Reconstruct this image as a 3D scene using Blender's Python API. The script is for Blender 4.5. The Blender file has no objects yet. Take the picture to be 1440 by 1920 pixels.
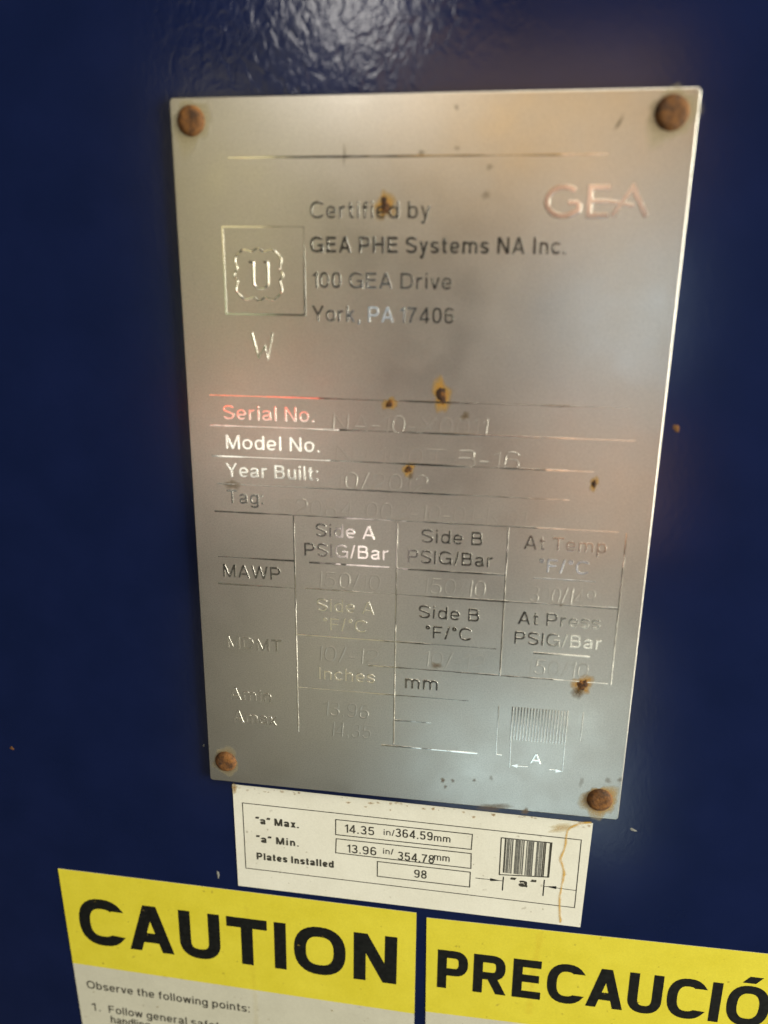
import bpy, bmesh, math, random
from mathutils import Vector, Matrix, noise

# ---------------------------------------------------------------- units
# Everything below is measured in millimetres on the blue panel: x to the
# right, y up, z out of the panel (0 = painted face).  World: metres, Z up.
MM = 0.001
def world(x, y, z):
    return Vector((x*MM, -z*MM, y*MM))
def world_dir(x, y, z):
    return Vector((x, -z, y))

CAM = {'loc': (15.736, 43.465, 163.111), 'right': (0.99012, 0.01144, -0.13976), 'up': (-0.0505, 0.95888, -0.27928), 'back': (0.13082, 0.28358, 0.94998)}
LAMPS = [  # unseen lights, placed and tinted for tones reflected in panel and steel
    ('key_lamp', (-78, 205, 356), (-14, 94, 0), 44, 41, [1, 0.95, 0.88], 16),
    ('warm_lamp', (36, 193, 566), (20, 77, 0), 224, 71, [1, 0.62, 0.24], 1.9),
    ('dawn_fill', (120, 131, 566), (39, 63, 0), 91, 66, [1, 0.68, 0.5], 1.05),  # added fill, warms the steel at upper right
    ('amber_lamp', (68, 113, 566), (27, 59, 0), 45, 35, [1, 0.6, 0.42], 0.95),
    ('peach_lamp', (126, -132, 566), (40, 5, 0), 104, 109, [1, 0.6, 0.38], 1.55),
    ('rose_fill', (35, -85, 566), (20, 15, 0), 76, 46, [1, 0.74, 0.62], 0.45),  # added faint fill for the middle of the plate
    ('cool_lamp', (134, 18, 566), (42, 38, 0), 64, 111, [0.72, 0.88, 1], 2.6),
    ('sky_lamp', (70, -461, 566), (28, -69, 0), 213, 103, [0.77, 0.97, 1], 2.1),
    ('slate_fill', (134, -336, 566), (42, -41, 0), 74, 96, [0.98, 1, 0.86], 1.35),  # added fill, lifts the plate's lower right
    ('olive_fill', (-227, 137, 566), (-38, 64, 0), 79, 159, [1, 0.86, 0.46], 1.25),  # added fill, tones the plate's upper left
    ('khaki_fill', (-234, -3, 566), (-40, 33, 0), 79, 106, [0.95, 1, 0.6], 0.72),  # added fill below it, same side
    ('moss_fill', (-128, -346, 566), (-16, -43, 0), 115, 161, [1, 0.93, 0.64], 0.55),  # added fill for the steel left of centre, low down
    ('fern_fill', (-245, -367, 566), (-42, -48, 0), 78, 204, [1, 0.93, 0.7], 0.28),  # added weak fill along the lower left
    ('white_lamp', (-196, -115, 566), (-31, 8, 0), 114, 52, [1, 0.98, 0.86], 2.2),
    ('red_lamp', (-203, -69, 566), (-33, 18, 0), 116, 24, [1, 0.2, 0.12], 3.0),
    ('pink_lamp', (-99, -211, 566), (-10, -13, 0), 45, 56, [1, 0.86, 0.8], 2.4),
    ('blue_lamp', (-91, 14, 566), (-8, 37, 0), 25, 23, [0.82, 0.92, 1], 1.7),
    ('glint_lamp', (94, -223, 566), (33, -16, 0), 48, 16, [0.9, 0.94, 1], 1.6),
]

scene = bpy.context.scene
COL = scene.collection

# ---------------------------------------------------------------- camera
cam_data = bpy.data.cameras.new('camera')
cam = bpy.data.objects.new('camera', cam_data)
COL.objects.link(cam)
r_, u_, b_ = (world_dir(*CAM[k]) for k in ('right', 'up', 'back'))
m = Matrix((r_, u_, b_)).transposed().to_4x4()
m.translation = world(*CAM['loc'])
cam.matrix_world = m
cam_data.sensor_fit = 'VERTICAL'
cam_data.sensor_height = 36
cam_data.lens = 36*1460.5/1920
cam_data.clip_start = 0.005
cam_data.clip_end = 50
cam_data.dof.use_dof = True
cam_data.dof.focus_distance = 0.190
cam_data.dof.aperture_fstop = 7.5
scene.camera = cam

# ---------------------------------------------------------------- world
w = bpy.data.worlds.new('World'); scene.world = w
w.use_nodes = True
bg = w.node_tree.nodes['Background']
bg.inputs['Color'].default_value = (0.045, 0.042, 0.035, 1)
bg.inputs['Strength'].default_value = 1.0

# ---------------------------------------------------------------- area lamps, most of them added out of view
def area_lamp(name, pos, target, sx, sy, colour, radiance):
    d = bpy.data.lights.new(name, 'AREA')
    d.shape = 'RECTANGLE'; d.size = sx*MM; d.size_y = sy*MM
    d.color = colour
    d.energy = radiance*math.pi*sx*sy*MM*MM
    o = bpy.data.objects.new(name, d); COL.objects.link(o)
    o.location = world(*pos)
    v = world(*target) - world(*pos)
    o.rotation_euler = v.to_track_quat('-Z', 'Y').to_euler()
    return o
for l in LAMPS:
    area_lamp(*l)
area_lamp('top_fill', (350, 1000, 460), (0, 0, 0), 1000, 500, (1.0, 0.95, 0.80), 5.6)  # unseen overhead fill, added for diffuse light on labels
area_lamp('right_side_fill', (1100, 120, 330), (0, 0, 0), 520, 900, (1.0, 0.97, 0.82), 21.0)  # unseen side light added to brighten right-hand bevels and the labels
area_lamp('lower_right_fill', (1000, -520, 620), (0, -40, 0), 400, 500, (1.0, 0.96, 0.80), 8.5)  # added fill from lower right, brightens the white labels

vs = scene.view_settings
vs.view_transform = 'Standard'; vs.look = 'None'; vs.exposure = 0.0; vs.gamma = 1.0
try: vs.use_curve_mapping = False
except Exception: pass
scene.cycles.use_denoising = True
scene.cycles.max_bounces = 6
scene.cycles.caustics_reflective = False
scene.cycles.caustics_refractive = False

# ---------------------------------------------------------------- measurements (mm)
ZT = 1.4                       # front face of the steel plate
PLATE_TEXT = [
    ('Certified by', -22.07, 55.53, 1.92, 55.26, 3.46),
    ('GEA PHE Systems NA Inc.', -22.17, 49.07, 28.23, 48.76, 3.1),
    ('100 GEA Drive', -21.69, 42.16, 6.56, 42.05, 3.23),
    ('York, PA 17406', -22.01, 35.54, 7.18, 35.49, 3.32),
    ('Serial No.', -42.02, 14.33, -21.86, 14.51, 3.62),
    ('Model No.', -41.76, 7.92, -20.78, 7.92, 3.39),
    ('Year Built:', -42.06, 1.67, -21.15, 1.48, 3.15),
    ('Tag:', -42.07, -4.49, -33.68, -4.56, 3.08),
    ('Side A', -21.87, -11.31, -8.42, -11.24, 3.22),
    ('PSIG/Bar', -24.56, -16.0, -5.45, -15.94, 2.87),
    ('MAWP', -43.82, -22.43, -30.25, -22.2, 3.13),
    ('Side B', 1.82, -11.45, 15.18, -11.15, 3.28),
    ('PSIG/Bar', -1.15, -16.12, 17.51, -16.19, 3.06),
    ('At Temp', 23.98, -11.61, 41.36, -11.4, 3.29),
    ('°F/°C', 27.52, -16.66, 38.13, -16.43, 3.18),
    ('Side A', -21.89, -29.47, -8.46, -29.1, 3.7),
    ('°F/°C', -20.41, -33.99, -10.21, -33.88, 3.23),
    ('MDMT', -43.71, -40.72, -30.38, -40.24, 3.59),
    ('Inches', -21.54, -46.88, -8.22, -46.55, 3.07),
    ('Amin', -43.76, -54.28, -33.34, -53.78, 3.49),
    ('Amax', -43.09, -60.34, -32.2, -60.08, 3.44),
    ('Side B', 1.64, -29.4, 15.3, -29.17, 3.38),
    ('°F/°C', 3.32, -34.13, 13.73, -34.08, 3.08),
    ('At Press', 23.7, -29.31, 41.58, -28.98, 3.16),
    ('PSIG/Bar', 23.23, -34.04, 42.2, -33.95, 3.07),
    ('mm', -1.17, -47.45, 6.56, -47.1, 3.95),
    ('A', 28.65, -64.27, 31.28, -64.2, 3.17),
]
STAMP_TEXT = [
    ('NA-10-X0011', -18.04, 12.92, 14.85, 12.34, 3.47),
    ('NT100T B-16', -17.38, 6.17, 21.85, 5.56, 3.8),
    ('10/2012', -17.42, 0.21, 2.69, -0.25, 3.64),
    ('S2084-002-10-01-K01', -30.31, -6.31, 24.05, -6.77, 4.0),
    ('150/10', -22.03, -23.37, -7.29, -23.4, 3.18),
    ('150/10', 2.12, -23.27, 16.11, -23.45, 3.25),
    ('300/149', 25.91, -23.65, 39.66, -23.93, 3.32),
    ('10/-12', -22.29, -41.93, -7.61, -41.8, 3.94),
    ('10/-12', 2.82, -41.19, 16.73, -41.36, 3.59),
    ('150/10', 26.18, -41.09, 39.77, -41.51, 3.26),
    ('13.96', -20.66, -56.48, -9.78, -56.16, 3.55),
    ('14.35', -19.14, -61.87, -9.23, -61.6, 3.32),
]
RULES = [
    (-38.59, 66.79, 34.65, 66.45),
    (-44.9, 19.79, 43.3, 19.36),
    (-45.27, 13.02, 44.95, 12.95),
    (-45.12, 6.37, 37.22, 5.95),
    (-44.2, 0.1, 32.73, -0.4),
    (-45.16, -6.38, 43.47, -6.87),
    (-44.88, -17.42, -26.84, -17.47),
    (-23.48, -17.52, -5.22, -17.64),
    (-3.39, -17.71, 20.36, -17.81),
    (26.47, -18.09, 39.71, -17.96),
    (-45.23, -24.21, -26.98, -24.03),
    (-24.53, -24.13, 45.06, -23.79),
    (-26.82, -35.52, 19.33, -35.75),
    (27.63, -35.92, 39.99, -35.9),
    (-9.86, -41.99, 44.49, -42.36),
    (-26.72, -49.31, 13.8, -49.38),
    (-3.27, -55.96, 5.21, -55.99),
    (-6.51, -63.15, 16.37, -62.89),
    (-26.99, -6.63, -26.69, -61.45),
    (-3.8, -6.94, -3.36, -62.46),
    (20.34, -6.98, 20.63, -42.33),
    (44.99, -6.78, 45.16, -42.33),
]
BOX = [
    (-40.11, 53.58),
    (-23.48, 53.97),
    (-23.39, 36.6),
    (-40.58, 36.7),
]
WST = [
    (-34.9, 32.87),
    (-33.65, 27.72),
    (-32.17, 30.19),
    (-31.57, 27.55),
    (-30.48, 32.95),
]
CLOVER = [
    (-38.11, 48.04),
    (-37.56, 45.12),
    (-38.37, 42.27),
    (-37.75, 40.79),
    (-36.32, 39.48),
    (-28.96, 39.59),
    (-27.18, 41.46),
    (-27.59, 44.86),
    (-27.24, 48.12),
    (-28.65, 49.54),
    (-36.28, 49.5),
]
UU = [
    (-35.1, 47.23),
    (-34.2, 47.14),
    (-34.13, 42.85),
    (-31.95, 47.15),
    (-30.95, 47.06),
    (-31.08, 42.89),
]
LOGO = [
    (23.82, 61.26),
    (42.28, 61.18),
    (42.86, 55.59),
    (24.21, 55.57),
]
ICON = {'tl': (23.87, -49.86), 'tr': (36.27, -49.39), 'br': (36.49, -58.46), 'bl': (24.06, -58.24), 'lines': [(20.67, -49.97, 20.73, -62.81), (20.73, -62.81, 22.1, -62.87), (39.74, -49.74, 39.64, -57.22), (23.96, -58.6, 24.09, -65.98), (36.26, -58.69, 36.27, -65.76), (24.85, -65.46, 28.18, -65.39), (33.24, -65.57, 35.93, -65.56)], 'heads': [(24.34, -65.34), (36.18, -65.68)]}
HOLES = [
    (-45.79, 73.36),
    (45.31, 73.46),
    (-45.6, -71.73),
    (45.33, -72.42),
]
PLATE_SPOTS = [
    (-7.04, 57.7, 1.26, 1.96, 0, 1.0),
    (5.22, 21.04, 1.32, 2.32, 0, 1.0),
    (-5.56, 18.92, 1.01, 1.01, 0, 0.8),
    (10.23, 16.88, 0.77, 0.78, 0, 0.55),
    (-1.34, 4.99, 0.92, 1.05, 0, 0.9),
    (-0.85, 3.49, 0.46, 0.59, 0, 0.6),
    (37.52, 3.65, 0.65, 1.03, -15, 0.85),
    (-40.64, -0.29, 1.35, 0.98, 0, 0.55),
    (38.95, -42.92, 1.39, 1.86, 0, 1.0),
    (38.15, -44.73, 0.94, 1.88, -30, 0.7),
    (36.15, 71.92, 0.29, 1.16, -25, 0.6),
    (-0.15, 67.13, 0.61, 0.47, 0, 0.45),
    (-15.09, 67.45, 0.21, 1.33, 0, 0.35),
    (-15.2, 66.03, 0.21, 0.86, 0, 0.3),
    (6.64, 67.9, 0.5, 0.37, 0, 0.3),
    (12.93, 64.59, 0.6, 0.47, 0, 0.3),
    (12.47, 59.59, 0.81, 0.57, 0, 0.3),
    (6.0, -40.92, 0.98, 0.81, 0, 0.5),
    (8.47, -71.21, 0.51, 0.6, 0, 0.6),
    (9.16, -72.93, 0.39, 0.44, 0, 0.5),
    (10.89, -71.09, 0.38, 0.45, 0, 0.5),
    (15.95, -70.38, 0.38, 0.45, 0, 0.45),
    (19.94, -69.35, 0.37, 0.59, 0, 0.35),
    (20.84, -77.28, 3.28, 0.9, 7, 0.5),
    (28.45, -77.59, 0.74, 0.74, 0, 0.7),
    (32.83, -23.92, 0.34, 0.37, 0, 0.6),
    (46.72, -66.97, 0.6, 0.57, 0, 0.3),
    (49.33, -66.54, 0.47, 0.57, 0, 0.4),
    (40.76, -68.07, 0.48, 1.15, 0, 0.25),
    (6.27, 74.96, 0.4, 0.46, 0, 0.4),
]
PANEL_CHIPS = [
    (52.9, 15.63, 0.73, 0.88, 0, 1),
    (53.96, -80.85, 0.85, 0.44, -15, 2),
    (-49.94, -107.73, 0.45, 1.2, 0, 2),
    (-51.71, -68.77, 0.28, 0.46, 0, 2),
    (-104.52, -74.99, 0.61, 0.65, 0, 1),
    (-102.21, -36.44, 0.57, 0.73, 0, 2),
    (55.61, -83.81, 0.36, 0.45, 0, 3),
    (-68.58, -10.29, 0.66, 0.53, -30, 3),
    (-61.05, -39.03, 0.27, 0.28, 0, 3),
]
LAB = [
    (-44.69, -79.2),
    (44.61, -80.03),
    (44.12, -110.88),
    (-44.49, -110.41),
]
LAB_FRAME = [
    (-42.38, -84.32),
    (42.4, -84.96),
    (42.37, -105.23),
    (-42.27, -104.59),
]
BOXES = [
    [(-18.18, -86.39), (16.36, -86.57), (16.25, -91.29), (-18.21, -91.18)],
    [(-18.08, -92.13), (16.29, -92.24), (16.41, -96.95), (-18.24, -96.7)],
    [(-7.47, -97.69), (16.32, -97.83), (16.32, -102.62), (-7.42, -102.49)],
]
LABEL_TEXT = [
    ('“a” Max.', -38.85, -90.49, -27.71, -90.1, 1.92),
    ('“a” Min.', -38.87, -96.02, -27.82, -95.8, 2.09),
    ('Plates Installed', -39.06, -101.38, -18.65, -101.19, 2.16),
    ('14.35', -15.59, -90.22, -8.23, -89.94, 2.85),
    ('in/', -5.81, -89.56, -3.05, -89.61, 2.11),
    ('364.59', -2.81, -89.74, 6.46, -89.77, 2.81),
    ('mm', 6.82, -89.8, 10.9, -89.76, 2.01),
    ('13.96', -15.04, -96.12, -7.62, -95.97, 2.9),
    ('in/', -5.88, -95.26, -3.24, -95.24, 2.07),
    ('354.78', -2.14, -96.56, 7.02, -96.57, 2.88),
    ('mm', 6.99, -95.52, 10.9, -95.49, 2.05),
    ('98', 2.14, -101.45, 5.28, -101.43, 2.51),
    ('“a”', 26.24, -100.52, 32.4, -100.64, 2.06),
]
LAB_ICON = {'q': [(23.12, -86.66), (35.57, -86.65), (35.5, -97.01), (23.2, -97.87)], 'ticks': [(24.4, -98.19, 24.36, -102.4), (34.39, -97.8, 34.37, -102.63)], 'arrows': [(17.53, -99.54, 24.2, -99.51), (42.2, -99.93, 34.43, -99.72)]}
STREAK = [
    (44.22, -79.85),
    (42.46, -80.07),
    (39.61, -81.55),
    (38.72, -83.03),
    (38.66, -85.49),
    (38.56, -88.28),
    (37.62, -90.98),
    (38.3, -92.59),
    (38.94, -94.8),
    (38.89, -97.03),
    (38.51, -100.6),
    (38.45, -103.84),
    (38.83, -107.29),
    (39.18, -110.45),
]
CAU = [
    (-95.73, -111.77),
    (2.98, -112.4),
    (3.19, -145.84),
    (-94.88, -144.2),
]
PRE = [
    (5.63, -113.54),
    (88.88, -112.25),
    (29.17, -144.79),
    (6.19, -144.58),
]
CAU_TEXT = [
    ('CAUTION', -91.12, -136.22, -2.03, -137.37, 11.91),
    ('Observe the following points:', -91.37, -152.64, -42.98, -153.47, 2.89),
    ('1.', -90.71, -160.73, -87.92, -160.85, 2.86),
    ('Follow general', -85.46, -160.82, -61.86, -161.06, 3.05),
    ('handling', -85.15, -164.57, -73.19, -164.26, 3.08),
]
PRE_TEXT = [
    ('PRECAUCIÓ', 9.21, -135.69, 91.29, -135.22, 12.5),
]

# ---------------------------------------------------------------- materials
def mat(name):
    m = bpy.data.materials.new(name); m.use_nodes = True
    nt = m.node_tree
    b = nt.nodes['Principled BSDF']
    return m, nt, b
def nd(nt, t, **k):
    n = nt.nodes.new(t)
    for a, v in k.items(): setattr(n, a, v)
    return n
def tex_noise(nt, scale, detail=3, rough=0.5, dist=0.0, vec=None):
    n = nd(nt, 'ShaderNodeTexNoise')
    n.inputs['Scale'].default_value = scale; n.inputs['Detail'].default_value = detail
    n.inputs['Roughness'].default_value = rough; n.inputs['Distortion'].default_value = dist
    if vec is None:
        vec = nd(nt, 'ShaderNodeTexCoord').outputs['Object']
    nt.links.new(vec, n.inputs['Vector'])
    return n
def ramp(nt, src, stops):
    r = nd(nt, 'ShaderNodeValToRGB')
    e = r.color_ramp.elements
    while len(e) < len(stops): e.new(0.5)
    for el, (p, c) in zip(e, stops):
        el.position = p; el.color = c if len(c) == 4 else (*c, 1)
    nt.links.new(src, r.inputs['Fac'])
    return r
def bump(nt, b, src, dist, strength=1.0, prev=None):
    n = nd(nt, 'ShaderNodeBump')
    n.inputs['Distance'].default_value = dist; n.inputs['Strength'].default_value = strength
    nt.links.new(src, n.inputs['Height'])
    if prev: nt.links.new(prev.outputs['Normal'], n.inputs['Normal'])
    nt.links.new(n.outputs['Normal'], b.inputs['Normal'])
    return n

def paint_material():
    m, nt, b = mat('blue_gloss_paint')
    n = tex_noise(nt, 60, 4)
    r = ramp(nt, n.outputs['Fac'], [(0.3, (0.0030, 0.0078, 0.040)), (0.7, (0.0044, 0.0098, 0.049))])
    nt.links.new(r.outputs['Color'], b.inputs['Base Color'])
    b.inputs['Roughness'].default_value = 0.17
    b.inputs['IOR'].default_value = 1.5
    tc = nd(nt, 'ShaderNodeTexCoord')
    mp = nd(nt, 'ShaderNodeMapping'); mp.inputs['Scale'].default_value = (1.0, 0.72, 1.0)
    nt.links.new(tc.outputs['Object'], mp.inputs['Vector'])
    n2 = tex_noise(nt, 520, 1.5, 0.45, 0.9, mp.outputs['Vector'])
    # the orange peel is coarse in one patch set around the key lamp's highlight, and faint elsewhere
    vm = nd(nt, 'ShaderNodeVectorMath', operation='DISTANCE'); vm.inputs[1].default_value = (-0.013, 0.142, 0.0)
    nw = tex_noise(nt, 30, 3)
    nt.links.new(tc.outputs['Object'], vm.inputs[0])
    ad = nd(nt, 'ShaderNodeMath', operation='MULTIPLY_ADD'); ad.inputs[1].default_value = 0.03
    nt.links.new(nw.outputs['Fac'], ad.inputs[0]); nt.links.new(vm.outputs['Value'], ad.inputs[2])
    mr = nd(nt, 'ShaderNodeMapRange', interpolation_type='SMOOTHSTEP'); mr.inputs['From Min'].default_value = 0.036; mr.inputs['From Max'].default_value = 0.062
    mr.inputs['To Min'].default_value = 1.0; mr.inputs['To Max'].default_value = 0.10
    nt.links.new(ad.outputs[0], mr.inputs['Value'])
    mh = nd(nt, 'ShaderNodeMath', operation='MULTIPLY')
    nt.links.new(n2.outputs['Fac'], mh.inputs[0]); nt.links.new(mr.outputs[0], mh.inputs[1])
    bump(nt, b, mh.outputs[0], 0.000095)
    return m

def steel_material():
    m, nt, b = mat('satin_stainless_steel')
    b.inputs['Metallic'].default_value = 1.0
    n = tex_noise(nt, 38, 5, 0.6)
    r = ramp(nt, n.outputs['Fac'], [(0.3, (0.83, 0.80, 0.735)), (0.7, (0.88, 0.85, 0.785))])
    nt.links.new(r.outputs['Color'], b.inputs['Base Color'])
    g = tex_noise(nt, 4200, 2, 0.7)
    gr = ramp(nt, g.outputs['Fac'], [(0.25, (0.66,)*3), (0.75, (1.0,)*3)])
    mu = nd(nt, 'ShaderNodeMix', data_type='RGBA', blend_type='MULTIPLY'); mu.inputs[0].default_value = 1.0
    nt.links.new(r.outputs['Color'], mu.inputs[6]); nt.links.new(gr.outputs['Color'], mu.inputs[7])
    nt.links.new(mu.outputs[2], b.inputs['Base Color'])
    n1 = tex_noise(nt, 90, 4, 0.6)
    r1 = ramp(nt, n1.outputs['Fac'], [(0.3, (0.28,)*3), (0.7, (0.34,)*3)])
    nt.links.new(r1.outputs['Color'], b.inputs['Roughness'])
    n2 = tex_noise(nt, 5200, 2, 0.6)
    k = bump(nt, b, n2.outputs['Fac'], 0.000006, 1.0)
    n3 = tex_noise(nt, 55, 2, 0.5)
    bump(nt, b, n3.outputs['Fac'], 0.00006, 1.0, k)
    return m

def letter_material(name, rough, tint, wob):
    m, nt, b = mat(name)
    b.inputs['Metallic'].default_value = 1.0
    b.inputs['Base Color'].default_value = (*tint, 1)
    b.inputs['Roughness'].default_value = rough
    n3 = tex_noise(nt, 120, 2, 0.5)
    bump(nt, b, n3.outputs['Fac'], wob)
    return m

def sheet_material(name, c0, c1, speck=(0.16, 0.11, 0.05), rough=0.45):
    m, nt, b = mat(name)
    n = tex_noise(nt, 70, 5, 0.65)
    r = ramp(nt, n.outputs['Fac'], [(0.3, c0), (0.7, c1)])
    s = tex_noise(nt, 420, 2, 0.5)
    sr = ramp(nt, s.outputs['Fac'], [(0.70, (0, 0, 0)), (0.80, (0.55, 0.55, 0.55))])
    g = tex_noise(nt, 3200, 2, 0.6)
    gr = ramp(nt, g.outputs['Fac'], [(0.2, (0.86, 0.86, 0.86)), (0.8, (1, 1, 1))])
    mul = nd(nt, 'ShaderNodeMix', data_type='RGBA', blend_type='MULTIPLY')
    mul.inputs[0].default_value = 1.0
    nt.links.new(r.outputs['Color'], mul.inputs[6]); nt.links.new(gr.outputs['Color'], mul.inputs[7])
    mx = nd(nt, 'ShaderNodeMix', data_type='RGBA')
    nt.links.new(sr.outputs['Color'], mx.inputs[0])
    nt.links.new(mul.outputs[2], mx.inputs[6]); mx.inputs[7].default_value = (*speck, 1)
    nt.links.new(mx.outputs[2], b.inputs['Base Color'])
    b.inputs['Roughness'].default_value = rough
    n2 = tex_noise(nt, 900, 2); bump(nt, b, n2.outputs['Fac'], 0.00002)
    return m

def ink_material(name, c, rough=0.5):
    m, nt, b = mat(name)
    n = tex_noise(nt, 900, 3)
    r = ramp(nt, n.outputs['Fac'], [(0.35, c), (0.75, tuple(v*1.7 + 0.004 for v in c))])
    nt.links.new(r.outputs['Color'], b.inputs['Base Color'])
    b.inputs['Roughness'].default_value = rough
    b.inputs['Specular IOR Level'].default_value = 0.22
    return m

def rust_material(name, dark, mid, light, scale):
    m, nt, b = mat(name)
    n = tex_noise(nt, scale, 5, 0.65)
    r = ramp(nt, n.outputs['Fac'], [(0.30, dark), (0.50, mid), (0.72, light)])
    nt.links.new(r.outputs['Color'], b.inputs['Base Color'])
    b.inputs['Roughness'].default_value = 0.85
    n2 = tex_noise(nt, scale*3, 4); bump(nt, b, n2.outputs['Fac'], 0.00015)
    return m

def stain_material():
    m, nt, b = mat('rust_stain')
    a = nd(nt, 'ShaderNodeVertexColor', layer_name='stain')
    tr = nd(nt, 'ShaderNodeBsdfTransparent')
    mx = nd(nt, 'ShaderNodeMixShader')
    out = nt.nodes['Material Output']
    n = tex_noise(nt, 2600, 4, 0.65)
    r = ramp(nt, n.outputs['Fac'], [(0.3, (0.55,)*3), (0.65, (1,)*3)])
    mu = nd(nt, 'ShaderNodeMath', operation='MULTIPLY')
    nt.links.new(a.outputs['Alpha'], mu.inputs[0]); nt.links.new(r.outputs['Color'], mu.inputs[1])
    nt.links.new(a.outputs['Color'], b.inputs['Base Color'])
    b.inputs['Roughness'].default_value = 0.75
    nt.links.new(mu.outputs[0], mx.inputs['Fac'])
    nt.links.new(tr.outputs[0], mx.inputs[1]); nt.links.new(b.outputs[0], mx.inputs[2])
    nt.links.new(mx.outputs[0], out.inputs['Surface'])
    return m

M = dict(
    paint=paint_material(), steel=steel_material(),
    letter=letter_material('polished_raised_steel', 0.115, (0.62, 0.60, 0.56), 0.00003),
    faint=letter_material('shallow_stamped_steel', 0.32, (0.70, 0.675, 0.62), 0.00003),
    white=sheet_material('aged_white_vinyl', (0.70, 0.685, 0.59), (0.78, 0.77, 0.68)),
    grey=sheet_material('grimy_white_vinyl', (0.52, 0.505, 0.41), (0.60, 0.585, 0.48)),
    yellow=sheet_material('safety_yellow_vinyl', (0.64, 0.555, 0.03), (0.72, 0.635, 0.05), (0.22, 0.14, 0.02)),
    black=ink_material('black_ink', (0.004, 0.0045, 0.004)),
    grey_ink=ink_material('faded_black_ink', (0.035, 0.033, 0.026), 0.6),
    hatch=ink_material('grey_hatching_ink', (0.10, 0.10, 0.09), 0.6),
    rust=rust_material('orange_brown_rust', (0.018, 0.008, 0.003), (0.115, 0.045, 0.009), (0.23, 0.092, 0.014), 520),
    crust=rust_material('dark_rust_crust', (0.010, 0.005, 0.002), (0.05, 0.018, 0.005), (0.30, 0.12, 0.012), 1100),
    chip=ink_material('bare_primer', (0.16, 0.16, 0.15), 0.8),
    stain=stain_material(),
)

# ---------------------------------------------------------------- helpers
ROT = (math.pi/2, 0, 0)        # local x/y lie on the panel, local z points out of it
def link(o, parent=None):
    COL.objects.link(o)
    if parent: o.parent = parent
    return o
class Thing:
    """A top-level object whose local origin lies at (ox, oy) on the panel."""
    def __init__(self, o, ox, oy):
        self.o, self.ox, self.oy = o, ox, oy
def tag(o, label, cat, group=None, kind=None):
    if label: o['label'] = label
    if cat: o['category'] = cat
    if group: o['group'] = group
    if kind: o['kind'] = kind
def finish(name, bm, material, thing=None, ox=0, oy=0, smooth=False):
    """bm in panel millimetres -> one mesh object (child of thing, or top-level)."""
    if thing: ox, oy = thing.ox, thing.oy
    bmesh.ops.transform(bm, matrix=Matrix.Scale(MM, 4) @ Matrix.Translation((-ox, -oy, 0)), verts=bm.verts)
    bmesh.ops.recalc_face_normals(bm, faces=bm.faces)
    me = bpy.data.meshes.new(name); bm.to_mesh(me); bm.free()
    if smooth:
        me.polygons.foreach_set('use_smooth', [True]*len(me.polygons))
    me.materials.append(M[material])
    o = bpy.data.objects.new(name, me)
    link(o, thing.o if thing else None)
    if not thing:
        o.location = world(ox, oy, 0); o.rotation_euler = ROT
    return o
def prism(bm, pts, z0, z1, bev=0.0):
    lo = [bm.verts.new((x, y, z0)) for x, y in pts]
    hi = [bm.verts.new((x, y, z1)) for x, y in pts]
    n = len(pts)
    fs = [bm.faces.new(hi), bm.faces.new(lo[::-1])]
    for i in range(n):
        fs.append(bm.faces.new((lo[i], lo[(i+1) % n], hi[(i+1) % n], hi[i])))
    return fs
def flat(bm, pts, z):
    return bm.faces.new([bm.verts.new((x, y, z)) for x, y in pts])
def line_flat(bm, x0, y0, x1, y1, wd, z):
    d = Vector((x1-x0, y1-y0)).normalized(); nx, ny = -d.y*wd/2, d.x*wd/2
    flat(bm, [(x0-nx, y0-ny), (x1-nx, y1-ny), (x1+nx, y1+ny), (x0+nx, y0+ny)], z)
def frame_flat(bm, q, wd, z):
    cx = sum(p[0] for p in q)/4; cy = sum(p[1] for p in q)/4
    inn = [(x - math.copysign(wd, x-cx), y - math.copysign(wd, y-cy)) for x, y in q]
    for i in range(4):
        j = (i+1) % 4
        flat(bm, [q[i], q[j], inn[j], inn[i]], z)
def ridge(bm, pts, wd, h, z0=ZT, closed=False, rag=0.0, hf=None, crisp=False):
    """A rounded raised line along pts, standing h above z0."""
    prof = [(-0.5, -0.05), (-0.43, 0.5), (-0.34, 0.9), (-0.24, 1.0), (0.24, 1.0), (0.34, 0.9), (0.43, 0.5), (0.5, -0.05)]
    if crisp: prof = [(-0.5, -0.05), (-0.46, 0.85), (-0.445, 0.95), (-0.41, 1.0), (0.41, 1.0), (0.445, 0.95), (0.46, 0.85), (0.5, -0.05)]
    P = [Vector(p) for p in pts]; n = len(P); rings = []
    for i in range(n):
        a = P[i]-P[i-1] if (i > 0 or closed) else None
        b = P[(i+1) % n]-P[i] if (i < n-1 or closed) else None
        a = a.normalized() if a is not None else b.normalized()
        b = b.normalized() if b is not None else a
        t = (a+b).normalized()
        nn = Vector((-t.y, t.x)); k = 1/max(0.5, nn.dot(Vector((-a.y, a.x))))
        ww = wd*(1 + (random.uniform(-rag, rag) if rag else 0)); hh = h*(1 + (random.uniform(-rag, rag) if rag else 0))*(hf(P[i], t) if hf else 1)
        if crisp and hf: ww *= 0.25+0.75*min(1.0, 1.15*hf(P[i], t))
        rings.append([bm.verts.new((P[i].x+nn.x*o*ww*k, P[i].y+nn.y*o*ww*k, z0+zz*hh)) for o, zz in prof])
    m = len(prof)
    for i in range(n if closed else n-1):
        r0, r1 = rings[i], rings[(i+1) % n]
        for j in range(m-1):
            bm.faces.new((r0[j], r0[j+1], r1[j+1], r1[j]))
    if not closed:
        bm.faces.new(rings[0]); bm.faces.new(rings[-1][::-1])
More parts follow.
